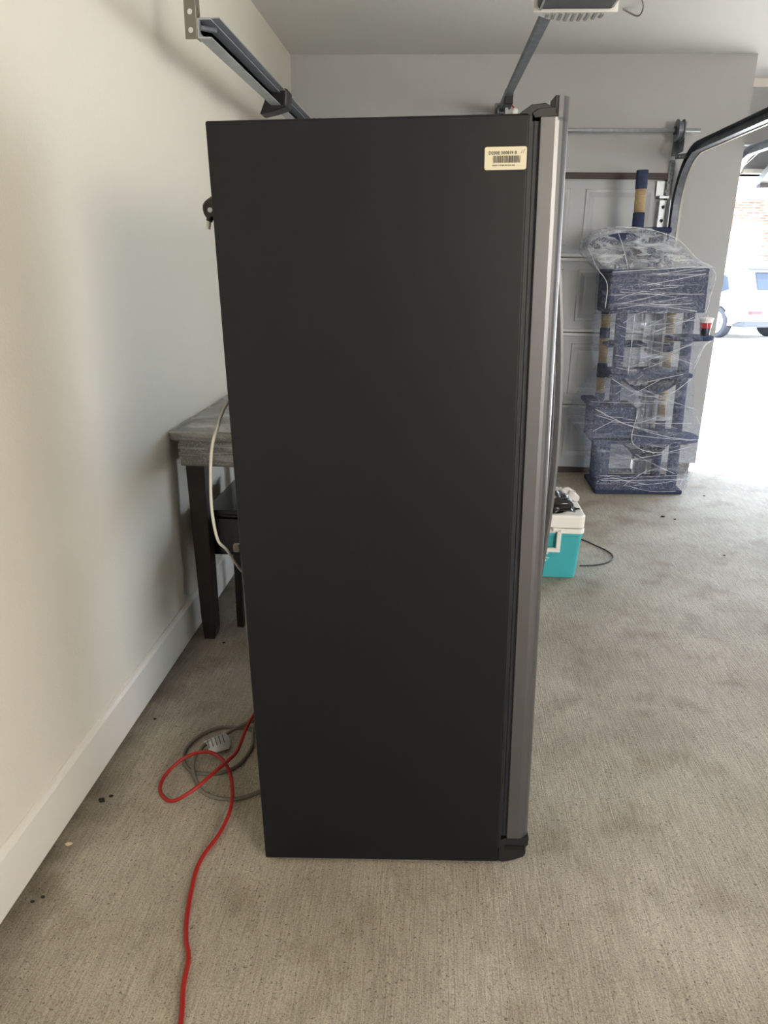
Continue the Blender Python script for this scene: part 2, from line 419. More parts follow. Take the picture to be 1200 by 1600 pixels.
obj('diagonal_brace', perf(bmesh.new(), (1.505, 5.50, 2.18), (1.53, 5.33, 2.168), .03, (0, 0, 1), hole=.008, pitchd=.04), DGALV, tr)
obj('hanger_strap', perf(bmesh.new(), (1.575, 2.62, 2.17), (1.575, 2.62, ZC), .036, (1, 0, 0), hole=.009, pitchd=.048), HANG, tr)

sh = thing('torsion_shaft', 'thin steel torsion shaft above the grey garage door', 'shaft', (.3, 5.42, 2.32))
obj('shaft', cyl(bmesh.new(), (-.98, 5.43, 2.327), (1.62, 5.43, 2.327), .0125, n=14), GALV, sh, smooth=True)
for xc in (1.49, -.86):
    bm = cyl(bmesh.new(), (xc - .022, 5.43, 2.327), (xc - .014, 5.43, 2.327), .066, n=28)
    cyl(bm, (xc - .014, 5.43, 2.327), (xc + .014, 5.43, 2.327), .054, n=28); cyl(bm, (xc + .014, 5.43, 2.327), (xc + .022, 5.43, 2.327), .066, n=28)
    dr = obj('cable_drum', bm, DGALV, sh, bevel=.003)
    obj('drum_hub', cyl(bmesh.new(), (xc - .034, 5.43, 2.327), (xc - .02, 5.43, 2.327), .024, n=16), BLACK, dr)
    obj('bearing_plate', B((xc + .026, xc + .03, 5.39, 5.548, 2.20, 2.37), (xc + .0, xc + .04, 5.535, 5.548, 2.19, 2.28)), DGALV, sh)

# ------------------------------------------------------------------ opener
op = thing('garage_door_opener', 'dark grey garage door opener with white ribbed lens under the ceiling', 'door opener', (.37, 2.4, 2.22))
bm = B((.255, .485, 2.15, 2.63, 2.225, 2.37))
obj('motor_housing', bm, OPENER, op, bevel=.012)
obj('metal_strip', B((.262, .268, 2.17, 2.62, 2.221, 2.226)), GALV, op)
def lens_pt(s, k): # s -1..1 along x
    x = .37 + s * .125; y = 2.63 + .088 * (1 - s * s) ** .9 * k; return x, y
bm = bmesh.new(); n = 24
for (za, zb) in ((2.218, 2.34),):
    pts = [(.37 - .125, 2.625)] + [lens_pt(-1 + 2 * i / n, 1) for i in range(n + 1)] + [(.37 + .125, 2.625)]
    prism(bm, pts, lambda u, v, s: (u, v, za + (zb - za) * s))
ln = obj('light_lens', bm, LENS, op, label='white lens')
for i in range(9):
    x = .37 - .085 + i * .0205
    y1 = 2.63 + .088 * (1 - ((x - .37) / .125) ** 2) ** .9 - .008
    obj('lens_slot_shade', B((x, x + .009, 2.635, y1, 2.2155, 2.2185)), mat('lens_slot_shade', (150, 150, 150), .5) if i == 0 else bpy.data.materials['lens_slot_shade'], ln)  # grey strips on the lens: shade in the slots put into their colour
obj('rail', sweep(bmesh.new(), [(-.02, -.014), (.02, -.014), (.02, .014), (-.02, .014)], [Vector((.367, 2.5, 2.385)), Vector((.346, 5.42, 2.455))], (1, 0, 0)), DGALV, op)
obj('rail_groove', sweep(bmesh.new(), [(-.013, -.018), (-.009, -.018), (-.009, -.013), (-.013, -.013)], [Vector((.367, 2.5, 2.385)), Vector((.346, 5.42, 2.455))], (1, 0, 0)), GALV, op)
bm = B((.32, .372, 5.40, 5.549, 2.42, 2.425), (.32, .325, 5.38, 5.549, 2.40, 2.47), (.367, .372, 5.38, 5.549, 2.40, 2.47), (.31, .38, 5.535, 5.549, 2.38, 2.50))
obj('header_bracket', bm, DGALV, op)
obj('trolley', B((.33, .38, 4.95, 5.12, 2.39, 2.47)), BLACK, op, bevel=.006)
bm = bmesh.new(); bmesh.ops.create_uvsphere(bm, u_segments=14, v_segments=8, radius=.02, matrix=Matrix.Translation((.398, 5.0, 2.36)))
obj('release_knob', bm, WPL, op, smooth=True, label='small white knob')
obj('release_cord', tube(bmesh.new(), [(.365, 5.0, 2.40), (.385, 5.0, 2.385), (.398, 5.0, 2.37)], .004, 6), RED, op, label='red cord')
obj('door_arm', B((.345, .36, 5.06, 5.09, 2.05, 2.42)), GALV, op)
for x in (.265, .475):
    obj('hanging_strap', perf(bmesh.new(), (x, 2.3, 2.36), (x, 2.3, ZC), .03, (0, 1, 0), pitchd=.05, hole=.008), HANG, op)
tag(obj('ceiling_wire', tube(bmesh.new(), [(.93, 4.4, ZC), (.985, 4.55, ZC - .02), (.985, 4.66, ZC - .03), (.90, 4.63, ZC - .008)], .004, 6), HANG), 'short loose brown wire poking from the ceiling', 'wire')

# ------------------------------------------------------------------ refrigerator (own frame, leaning with the floor)
def rotm(lean, yaw):
    return Matrix.Rotation(yaw, 3, 'Z') @ Matrix.Rotation(lean, 3, 'Y')
FR0 = Vector((-.4184, 1.5853, -.0475)); FM = rotm(-.0299, .0364)
fr = thing('refrigerator', 'tall black-sided refrigerator with stainless doors, seen from its side', 'refrigerator', FR0, FM)
W, D, H = .6293, .91, 1.803
obj('body', B((0, W, 0, D, 0.004, H)), FRIDGE, fr, bevel=.004)
obj('body', B((W - .003, W + .002, .004, D - .004, .03, H - .01)), BLACK, fr) if False else None
for n_, a, b in (('front_frame', W, W + .006),): obj(n_, B((a, b, .003, D - .003, .05, H - .004)), BLACK, fr)
def door_prof(y0, y1, near):
    r = .03; x0, x1 = .6505, .7085; P = [(x0, y0), ]
    for k in range(7):
        a = R(90) * k / 6
        P.append((x1 - r + r * math.sin(a), y0 + r - r * math.cos(a)) if near else (x1, y0) if k == 0 else (x1, y0))
    P = list(dict.fromkeys(P))
    Q = []
    for k in range(7):
        a = R(90) * k / 6
        Q.append((x1 - r + r * math.cos(a), y1 - r + r * math.sin(a)) if not near else (x1, y1))
    P += list(dict.fromkeys(Q)); P.append((x0, y1)); return P
for (y0, y1, near) in ((0.0, .46, True), (.466, D, False)):
    dbm = prism(bmesh.new(), door_prof(y0, y1, near), lambda u, v, s: (u, v, .082 + s * (1.797 - .082)))
    dr = obj('door', dbm, STEEL, fr, bevel=.0015)
    # front skin rises above the cap
    pr = [(.684, y0)] + [p for p in door_prof(y0, y1, near) if p[0] > .684] + [(.684, y1)]
    obj('front_skin', prism(bmesh.new(), pr, lambda u, v, s: (u, v if v < y0 + .06 else y0 + .06, 1.79 + s * .042)), STEEL, dr) if near else None
    bm = prism(bmesh.new(), [(.634, 1.803), (.640, 1.795), (.684, 1.797), (.684, 1.814), (.645, 1.811)], lambda u, v, s: (u, y0 + .002 + s * (y1 - y0 - .004), v))
    if near: box(bm, .677, .684, y0 + .002, y0 + .06, 1.80, 1.833)
    obj('top_cap', bm, BLACK, dr, bevel=.0015)
    bm = prism(bmesh.new(), [(.6505, .082), (.652, .074), (.692, .066), (.709, .074), (.709, .084)], lambda u, v, s: (u, y0 + .003 + s * (y1 - y0 - .006), v))
    obj('bottom_cap', bm, BLACK, dr)
    # long bowed handle beside the centre gap
    hy = .42 if near else .506
    pts = [Vector((.74 if abs(t) > .97 else .745 + .055 * (1 - t * t), hy, 1.10 + t * .62)) for t in [i / 12 - 1 for i in range(25)]]
    hb = sweep(bmesh.new(), [(-.012, -.007), (.012, -.007), (.014, 0), (.012, .009), (-.012, .009), (-.014, 0)], pts, (0, 1, 0))
    hd = obj('handle', hb, STEEL, dr, smooth=False)
    for t in (.5, 1.70): obj('handle_mount', B((.70, .75, hy - .011, hy + .011, t - .018, t + .018)), STEEL, hd, bevel=.003)
obj('gasket', B((W + .006, .6505, .008, D - .008, .085, 1.79)), NAVYSTR, fr)
obj('gasket_rib', B((.640, .6435, .0055, .009, .09, 1.79)), BLACK, fr)
bm = prism(bmesh.new(), [(.50, H), (.61, H), (.615, H + .004), (.634, H + .016), (.660, H + .018), (.672, H + .012), (.672, H - .004), (.632, H - .004)], lambda u, v, s: (u, .006 + s * .07, v))
obj('top_hinge_cover', bm, BLACK, fr, bevel=.002)
bm = prism(bmesh.new(), [(.628, .004), (.642, .0), (.668, .006), (.697, .018), (.703, .028), (.703, .052), (.709, .058), (.709, .078), (.645, .078), (.632, .07)], lambda u, v, s: (u, .004 + s * .06, v))
obj('bottom_hinge', bm, BLACK, fr, bevel=.002)
obj('hinge_recess', B((.646, .698, .002, .004, .044, .056)), BLKG, fr)
obj('kick_grille', B((W, .655, .08, D - .05, .012, .075)), BLACK, fr)
for (x, y) in ((.05, .06), (.58, .06), (.05, .85), (.58, .85)):
    obj('foot', cyl(bmesh.new(), (x, y, -.018), (x, y, .006), .022, n=14), BLACK, fr)
# sticker, barcode and lettering (flat print)
sx0, sx1, sz0, sz1 = .5453, .6268, 1.7045, 1.7455
def rr(x0, x1, z0, z1, r, n=5):
    P = []
    for cx, cz, a0 in ((x1 - r, z1 - r, 0), (x0 + r, z1 - r, 90), (x0 + r, z0 + r, 180), (x1 - r, z0 + r, 270)):
        for k in range(n + 1): a = R(a0 + 90 * k / n); P.append((cx + r * math.cos(a), cz + r * math.sin(a)))
    return P
st = obj('sticker', prism(bmesh.new(), rr(sx0, sx1, sz0, sz1, .004), lambda u, v, s: (u, -.0006 * s, v)), CREAM, fr, label='cream barcode sticker')
fx = lambda ox, oz: (lambda x, y, z: (ox + x, -.0009 - z, oz + y))
obj('lettering', text_bm('D230E 300819 B', .0080, fx(sx0 + .0072, sz1 - .0135), .0001), INK, st)
obj('lettering', text_bm('42450111310B4 08:15:42 45N', .0036, fx(sx0 + .0150, sz0 + .0068), .0001), INK, st)
obj('pen_mark', text_bm('17', .008, lambda x, y, z: (sx1 - .0125 + x + y * .25, -.0009 - z, sz1 - .0125 + y + x * .2), .0001), GREYC, st)
bm = bmesh.new(); x = sx0 + .0165; rb = random.Random(3)
while x < sx1 - .0125:
    wd = rb.choice((.0005, .0005, .0009, .0013)); box(bm, x, x + wd, -.0011, -.0007, sz0 + .0125, sz1 - .016); x += wd + rb.choice((.0006, .0006, .0011))
obj('barcode', bm, INK, st)
# back: grey cover, hook with cords, white water tube
obj('back_cover', prism(bmesh.new(), [(-.004, .06), (-.055, .06), (-.075, .50), (-.072, .86), (-.05, .915), (-.004, .92)], lambda u, v, s: (u, .28 + s * .5, v)), GREYC, fr, bevel=.01)
obj('cover_latch', B((-.088, -.07, .27, .29, .79, .812)), GREYC, fr, bevel=.004)
hk = obj('cord_hook', prism(bmesh.new(), [(0, 1.672), (-.010, 1.665), (-.017, 1.65), (-.019, 1.635), (-.012, 1.628), (0, 1.634)], lambda u, v, s: (u - .002, .03 + s * .03, v)), BLACK, fr, bevel=.002)
obj('cord_loop', tube(bmesh.new(), [(-.004, .045, 1.668), (-.024, .045, 1.653), (-.022, .05, 1.634), (-.006, .05, 1.63)], .006), BLACK, hk, smooth=True)
obj('plug_body', cyl(bmesh.new(), (-.011, .04, 1.64), (-.018, .04, 1.622), .007, n=12), BLACK, hk)
obj('clear_tip', cyl(bmesh.new(), (-.018, .04, 1.622), (-.022, .04, 1.607), .005, n=12), WIRE, hk)
obj('screw', cyl(bmesh.new(), (-.010, .028, 1.643), (-.010, .022, 1.643), .005, n=10), GALV, hk)
M3 = FM.transposed()
def FL(p): return tuple(M3 @ (Vector(p) - FR0))
wl = [(-.455, 1.78, 1.23), (-.5, 1.7317, 1.1731), (-.505, 1.66, 1.13), (-.51, 1.6246, 1.0892), (-.51, 1.60, 1.02), (-.51, 1.5958, .944), (-.505, 1.61, .87), (-.5, 1.6644, .8214), (-.49, 1.7736, .7147), (-.46, 1.88, .66)]
obj('water_line', tube(bmesh.new(), [FL(p) for p in wl], .0036, 8), WIRE, fr, smooth=True, label='white plastic water tube')

# ------------------------------------------------------------------ cords on the floor
def onf(L, r, lift=()):
    out = []
    for i, (x, y) in enumerate(L):
        out.append((x, y, fz(x) + r + .001 + (lift[i] if i < len(lift) else 0)))
    return out
red = [(-.585, 2.42), (-.59, 2.31), (-.601, 2.205), (-.605, 2.112), (-.603, 1.992), (-.619, 1.937), (-.647, 1.875), (-.688, 1.814), (-.751, 1.794), (-.807, 1.842), (-.82, 1.917), (-.775, 1.983), (-.704, 1.997), (-.64, 1.958), (-.594, 1.883), (-.563, 1.771), (-.57, 1.679), (-.594, 1.593), (-.596, 1.525), (-.576, 1.403), (-.555, 1.33), (-.532, 1.279), (-.52, 1.207), (-.498, 1.126), (-.48, 1.02), (-.47, .9)]
bm = tube(bmesh.new(), onf(red, .0058, [.03, .034, .04, .044, .046, .050, .050, .038, .008, 0, 0, .022, .036, .034, .026, .021, .006, 0]), .0058, 8)
tag(obj('extension_cord', bm, RED, smooth=True), 'red cord looping on the concrete beside the fridge', 'cord')
pc = thing('power_cord', 'grey appliance cord coiled on the floor under the red cord', 'cord', (-.7, 2.0, -.07))
g = [(-.50, 2.12), (-.58, 2.165), (-.635, 2.184), (-.725, 2.179), (-.785, 2.11), (-.794, 2.02), (-.745, 1.946), (-.665, 1.935), (-.603, 1.976), (-.578, 2.07), (-.59, 2.16), (-.594, 2.25), (-.58, 2.32)]
obj('cord', tube(bmesh.new(), onf(g, .0062, [0] * 9 + [.0, .012, .012, .01]), .0062, 8), GREYC, pc, smooth=True)
g = [(-.56, 2.24), (-.606, 2.204), (-.653, 2.164), (-.693, 2.107), (-.731, 2.063), (-.738, 2.03), (-.746, 1.985), (-.727, 1.922), (-.681, 1.855), (-.622, 1.824), (-.553, 1.827), (-.49, 1.87), (-.43, 1.93)]
obj('cord', tube(bmesh.new(), onf(g, .0062, [.0, .014, .013, .013, .016, .016, .013, .012, .0]), .0062, 8), GREYC, pc, smooth=True)
bm = bmesh.new(); prev = None
for k in range(9):
    t = k / 8
    a = Vector((-.742, 2.075, -.068 + .022)) + Vector((.035 * t + .012 * math.sin(t * 3), -.075 * t, .009 * math.sin(t * 2.6)))
    b = a + Vector((.058, .052, 0.004 - .012 * t))
    q = [bm.verts.new(a), bm.verts.new(b), bm.verts.new(b + Vector((0, 0, .0015))), bm.verts.new(a + Vector((0, 0, .0015)))]
    if prev:
        for j in range(4): bm.faces.new((prev[j], prev[(j + 1) % 4], q[(j + 1) % 4], q[j]))
    else: bm.faces.new(q)
    prev = q
bm.faces.new(prev[::-1])
tg = obj('cord_tag', bm, TAG, pc, smooth=True, label='silver printed tag')
bm = bmesh.new()
for k in range(5):
    a = Vector((-.728 + k * .010, 2.073 + k * .009, -.0360)); bb = a + Vector((.022, -.045, .0015))
    n_ = Vector((.0012, .0012, 0))
    v = [bm.verts.new(p) for p in (a - n_, a + n_, bb + n_, bb - n_)]; bm.faces.new(v)
obj('printed_lines', bm, GREYC, tg)
# debris specks
rd = random.Random(11)
deb = [(-.975, 1.80, .012, 0, 'larger dark crumb by the baseboard, level with the red cord loop'),
       (-.955, 1.822, .008, 0, 'smaller dark crumb touching the larger one near the red cord loop'),
       (-.99, 1.62, .011, 1, 'pale yellowish chip on the floor beside the left baseboard'),
       (-.99, 1.42, .006, 0, 'first of two tiny dark crumbs nearest the camera by the baseboard'),
       (-.97, 1.435, .006, 0, 'second of two tiny dark crumbs nearest the camera, farther from the baseboard'),
       (-.97, 2.23, .007, 0, 'dark crumb by the baseboard behind the coiled grey cord'),
       (-.62, 2.5, .006, 0, 'tiny dark crumb on the floor just behind the coiled cords'),
       (-.66, 2.66, .006, 0, 'tiny dark crumb on the floor in front of the low black cabinet'),
       (-.88, 2.80, .008, 0, 'dark crumb at the foot of the wrapped desk leg'),
       (1.45, 4.55, .014, 0, 'larger dark crumb on the floor in front of the cat tree'),
       (1.51, 4.50, .009, 0, 'smaller dark crumb beside the larger one before the cat tree'),
       (1.85, 5.0, .009, 0, 'dark crumb on the floor right of the cat tree base'),
       (1.6, 3.9, .007, 0, 'tiny dark crumb on open floor right of the teal cooler')]
for x, y, s, k, lb in deb:
    bm = bmesh.new(); bmesh.ops.create_icosphere(bm, subdivisions=1, radius=s)
    for v in bm.verts: v.co = Vector((v.co.x * rd.uniform(.7, 1.3), v.co.y * rd.uniform(.5, 1.1), v.co.z * .35)) + Vector((x, y, fz(x) + s * .25))
    tag(obj('debris_crumb', bm, DEBL if k else DEB), lb, 'debris', 'crumbs scattered on the floor')

# ------------------------------------------------------------------ desk wrapped in film
tb = thing('wrapped_desk', 'dark wooden desk with a film-wrapped top against the left wall', 'desk', (-.5, 3.2, -.07))
TX0, TX1, TY0, TY1, TZ = -1.045, .2, 2.79, 3.70, .855
obj('tabletop', B((TX0 + .004, TX1, TY0 + .004, TY1, TZ - .03, TZ - .003)), mat('grey_top', (140, 138, 132), .6, var=.15, vscale=9), tb, bevel=.003)
obj('apron', B((TX0 + .035, TX1 - .03, TY0 + .012, TY0 + .034, .715, TZ - .03), (TX0 + .035, TX1 - .03, TY1 - .034, TY1 - .012, .715, TZ - .03), (TX0 + .035, TX0 + .057, TY0 + .034, TY1 - .034, .715, TZ - .03)), mat('grey_apron', (112, 110, 108), .6, var=.2, vscale=9), tb)
for x, y, s in ((-1.005, 2.835, 1), (.09, 2.835, -1), (-1.005, 3.59, 1), (.09, 3.59, -1)):
    z0 = fz(x); bm = bmesh.new()
    def lp(u, v, s_, x=x, y=y): return (x + u, y + .07 * s_, v)
    xo = .0 if s == 1 else 0
    prism(bm, [(.028, z0), (.075, z0), (.082, z0 + .04), (.082, z0 + .10), (.078, .72), (0, .72), (.02, z0 + .12)] if s == 1 else [(0, z0), (.05, z0), (.08, .72), (0, .72)], lp)
    obj('leg', bm, DWOOD, tb, bevel=.004)
# film: down the front apron, over the top
def wrapf(u, v):
    x = TX0 - .0 + u * (TX1 - TX0); tot = .12 + .03 + .9; s = v * tot
    if s < .12: return (x + (.03 if s < .115 else 0) * (1 - u), TY0 + .008, .722 + s * .85), (0, -1, 0)
    if s < .15: return (x, TY0 - .001, .825 + (s - .12) * 1.0), (0, -1, 0)
    return (x, TY0 + (s - .15), TZ + .001), (0, 0, 1)
obj('stretch_film', sheet(70, 90, wrapf, .006, (30, 14, 60), 3), FILM2, tb, smooth=True, label='clear crinkled stretch film')

cb = thing('low_cabinet', 'black glossy low cabinet standing under the wrapped desk', 'cabinet', (-.6, 3.2, -.07))
obj('carcass', B((-.955, -.35, 2.93, 3.50, .285, .47)), BLKG, cb, bevel=.004)
obj('top_panel', B((-.965, -.34, 2.92, 3.51, .47, .49)), BLKG, cb, bevel=.004)
obj('drawer_front', B((-.945, -.66, 2.915, 2.93, .30, .455)), BLKG, cb, bevel=.003)
obj('drawer_front', B((-.65, -.36, 2.915, 2.93, .30, .455)), BLKG, cb, bevel=.003)
for x, y in ((-.86, 2.95), (-.40, 2.95), (-.86, 3.45), (-.40, 3.45)):
    obj('leg', B((x, x + .03, y, y + .03, fz(x), .285)), BLACK, cb)

# ------------------------------------------------------------------ cooler
ck = thing('cooler', 'teal cooler with white lid on the floor right of the fridge', 'cooler', (.5, 3.7, -.025))
def rbox(x0, x1, y0, y1, z0, z1, r, ins=0, nb=4):
    bm = bmesh.new(); P0 = rr(x0 + ins, x1 - ins, y0 + ins, y1 - ins, r, nb); P1 = rr(x0, x1, y0, y1, r, nb)
    a = [bm.verts.new((u, v, z0)) for u, v in P0]; b = [bm.verts.new((u, v, z1)) for u, v in P1]; n = len(a)
    bm.faces.new(a[::-1]); bm.faces.new(b)
    for i in range(n): bm.faces.new((a[i], a[(i + 1) % n], b[(i + 1) % n], b[i]))
    return bm
cx0, cx1, cy0, cy1 = .16, .755, 3.55, 3.90
obj('body', rbox(cx0, cx1, cy0, cy1, -.026, .215, .025, .014), TEAL, ck, bevel=.004)
obj('body_rim', rbox(cx0 - .004, cx1 + .004, cy0 - .004, cy1 + .004, .205, .222, .028), TEAL, ck, bevel=.003)
obj('base_rim', rbox(cx0 - .008, cx1 + .008, cy0 - .008, cy1 + .008, .222, .247, .03), WPL, ck, bevel=.004)
ld = obj('lid', rbox(cx0 - .006, cx1 + .006, cy0 - .006, cy1 + .006, .249, .318, .03, .0), WPL, ck, bevel=.01, seg=3)
obj('lid_inset', B((cx0 + .05, cx1 - .055, cy0 + .05, cy1 - .05, .318, .3205)), WPL, ld, bevel=.001)
obj('lid_hinge', B((cx1 - .05, cx1 - .04, cy0 + .05, cy1 - .04, .318, .322)), GREYC, ld)
hy = cy0 - .03
bm = B((.26, .632, hy, hy + .018, .128, .150), (.26, .28, hy, hy + .018, .128, .242), (.622, .644, hy, hy + .022, .128, .250), (.60, .644, hy, cy0, .238, .254), (.24, .28, hy, cy0, .238, .254))
obj('handle', bm, WPL, ck, bevel=.004, label='white swing handle')
bm = bmesh.new()
for (x, z, wd, sl) in ((.548, .112, .045, .10), (.552, .090, .048, -.06), (.556, .074, .030, .05), (.50, .10, .035, .1)):
    prism(bm, [(x, z), (x + wd * .6, z + .004 + sl * .03), (x + wd, z + sl * .05), (x + wd * .9, z - .005), (x + wd * .4, z - .001), (x + .004, z - .005)], lambda u, v, s: (u, cy0 - .0005 - .003 * s, v))
obj('printed_logo', bm, WPL, ck)
def lump(cx, cy, cz, sx, sy, sz, seed, amp=.3, sub=4):
    bm = bmesh.new(); bmesh.ops.create_icosphere(bm, subdivisions=sub, radius=1)
    for v in bm.verts:
        d = 1 + amp * noise.noise(v.co * 2.2 + Vector((seed, 0, 0))) + amp * .5 * abs(noise.noise(v.co * 5 + Vector((0, seed, 0))))
        q = v.co * d; v.co = Vector((cx + q.x * sx, cy + q.y * sy, max(cz, cz + q.z * sz)))
    return bm
tag(obj('plastic_bag', lump(.575, 3.635, .321, .13, .058, .085, 5, .45), BAG, smooth=True), 'crumpled glossy black plastic bag on the cooler lid', 'bag')
def clothf(u, v):
    x = .38 + u * .375 + .012 * math.sin(v * 9); y = 3.77 + v * .13 + .012 * math.sin(u * 14)
    z = .324 + .055 * max(0, 1 - u * 1.1) * math.sin(math.pi * min(1, v * .9 + .1)) + .020 * abs(math.sin(u * 17 + v * 5)) * math.sin(math.pi * v) + .022 * math.sin(math.pi * v)
    if u > .93: z -= (u - .93) * .25
    return (x, y, z), (0, 0, 1)
bm = sheet(60, 26, clothf, .030, (26, 30, 10), 4)
o = tag(obj('cloth', bm, CLOTH, smooth=True), 'pale crumpled cloth lying at the back of the cooler lid', 'cloth')
md = o.modifiers.new('s', 'SOLIDIFY'); md.thickness = .004; md.offset = 1
cab = [(.70, 4.03), (.80, 4.12), (.88, 4.09), (.95, 3.97), (.985, 3.88), (.965, 3.79), (.89, 3.73), (.80, 3.705), (.70, 3.70)]
cab = [(.60, 4.08), (.74, 4.14), (.86, 4.12), (.93, 4.02), (.985, 3.92), (.99, 3.83), (.94, 3.76), (.87, 3.725), (.79, 3.715)]
tag(obj('cable', tube(bmesh.new(), onf(cab, .004), .004, 8), CABLE, smooth=True), 'thin dark cable looping on the floor behind the cooler', 'cable')

# ------------------------------------------------------------------ cat tree (own frame)
CT = Vector((1.12, 5.03, fz(1.12))); CM = Matrix.Rotation(-.030, 3, 'Y')
ct = thing('cat_tree', 'tall navy cat tree wrapped in clear stretch film', 'cat tree', CT, CM)
obj('base', B((-.0, .59, 0, .47, 0, .03)), NAVY, ct, bevel=.008)
def post(x, y, segs, r=.036, nm='post'):
    for z0, z1, m in segs:
        o = obj(nm if m is NAVY else 'sisal_post', cyl(bmesh.new(), (x, y, z0), (x, y, z1), r if m is NAVY else r - .004, n=20), m, ct, bevel=.004 if m is NAVY else 0)
        for p in o.data.polygons: p.use_smooth = len(p.vertices) == 4
post(.058, .07, [(.03, .345, NAVY)])
post(.526, .07, [(.03, .345, NAVY), (.375, .80, NAVY), (.825, 1.215, NAVY)])
post(.095, .07, [(.60, .80, NAVY), (.825, 1.215, NAVY)])
post(.495, .38, [(.03, .345, NAVY), (.375, .45, NAVY), (.45, .79, SISAL), (.825, .93, SISAL), (.93, 1.0, NAVY), (1.0, 1.10, SISAL), (1.10, 1.215, SISAL)], .034)
post(.055, .38, [(.03, .345, NAVY), (.60, .65, NAVY), (.65, .76, SISAL), (.76, .86, NAVY), (.86, 1.03, SISAL), (1.03, 1.10, NAVY), (1.10, 1.19, SISAL), (1.19, 1.215, NAVY)], .034)
obj('platform', B((-.03, .60, .03, .47, .345, .375)), NAVY, ct, bevel=.01)
pts = rr(.40, .71, .04, .40, .15, 6)
obj('platform', prism(bmesh.new(), pts, lambda u, v, s: (u, v, .346 + .03 * s)), NAVY, ct, bevel=.006)
obj('platform', B((.03, .58, .02, .44, .795, .825)), NAVY, ct, bevel=.01)
def bowl(x0, x1, y0, y1, z, dep, n=14, m=6):
    bm = bmesh.new(); g = []
    for t_ in (0, .008):
        gg = []
        for j in range(m + 1):
            row = []
            for i in range(n + 1):
                u = i / n * 2 - 1; vv = j / m * 2 - 1
                row.append(bm.verts.new(((x0 + x1) / 2 + u * (x1 - x0) / 2, (y0 + y1) / 2 + vv * (y1 - y0) / 2, z - dep * (1 - u * u) + t_)))
            gg.append(row)
        g.append(gg)
    for gg in g:
        for j in range(m):
            for i in range(n): bm.faces.new((gg[j][i], gg[j][i + 1], gg[j + 1][i + 1], gg[j + 1][i]))
    a, b = g
    for j in (0, m):
        for i in range(n): bm.faces.new((a[j][i], a[j][i + 1], b[j][i + 1], b[j][i]))
    return bm
obj('hammock', bowl(.13, .53, .05, .40, .80, .115), NAVY, ct, smooth=True)
obj('hammock', bowl(.18, .48, .05, .38, .345, .11), NAVY, ct, smooth=True)
cd = obj('condo', B((-.045, .24, .03, .35, .375, .395), (-.045, .24, .03, .35, .54, .60), (-.045, -.025, .03, .35, .375, .6), (.22, .24, .03, .35, .375, .6), (-.045, .24, .33, .35, .375, .6), (-.045, .24, .03, .05, .375, .54)), NAVY, ct, bevel=.005)
obj('platform', B((-.07, .02, .12, .44, .595, .625)), NAVY, ct, bevel=.01)
obj('perch', prism(bmesh.new(), rr(.42, .725, .05, .33, .13, 6), lambda u, v, s: (u, v, 1.03 + .028 * s)), NAVY, ct, bevel=.008)
obj('perch', B((.04, .30, .16, .44, .985, 1.01)), NAVY, ct, bevel=.008)
bxo = obj('cubby_box', B((0, .60, 0, .45, 1.215, 1.235), (0, .60, 0, .45, 1.46, 1.485), (0, .6, 0, .02, 1.235, 1.46), (0, .02, .02, .45, 1.235, 1.46), (.58, .6, .02, .45, 1.235, 1.46), (.02, .58, .43, .45, 1.235, 1.46)), NAVY, ct, bevel=.006)
post(.10, .20, [(1.485, 1.60, NAVY)], .05)
post(.30, .20, [(1.485, 1.70, NAVY)], .045)
obj('perch', B((.14, .37, .10, .36, 1.70, 1.735)), NAVY, ct, bevel=.01)
# arched bed above the box
bm = bmesh.new(); A = [];
for t_ in (0, .085):
    row = []
    for i in range(13):
        a = R(-15 + 165 * i / 12)
        cxx, rx, rz = .06, .185 - t_ * .6, .12 - t_ * .8
        row.append((cxx + rx * math.cos(a), 1.585 + rz * math.sin(a)))
    A.append(row)
prism(bm, A[0] + A[1][::-1], lambda u, v, s: (u, .06 + .30 * s, v))
obj('arched_bed', bm, NAVY, ct, bevel=.01)
post(.185, .24, [(1.735, 1.83, NAVY), (1.83, 1.97, SISAL), (1.97, 2.08, NAVY)], .037)
ty = obj('toy_cord', cyl(bmesh.new(), (.24, .12, 1.16), (.24, .12, 1.215), .003, n=6), WIRE, ct)
bm = bmesh.new(); bmesh.ops.create_icosphere(bm, subdivisions=2, radius=.03, matrix=Matrix.Translation((.24, .12, 1.14)))
obj('toy_ball', bm, TOY, ty, smooth=True)
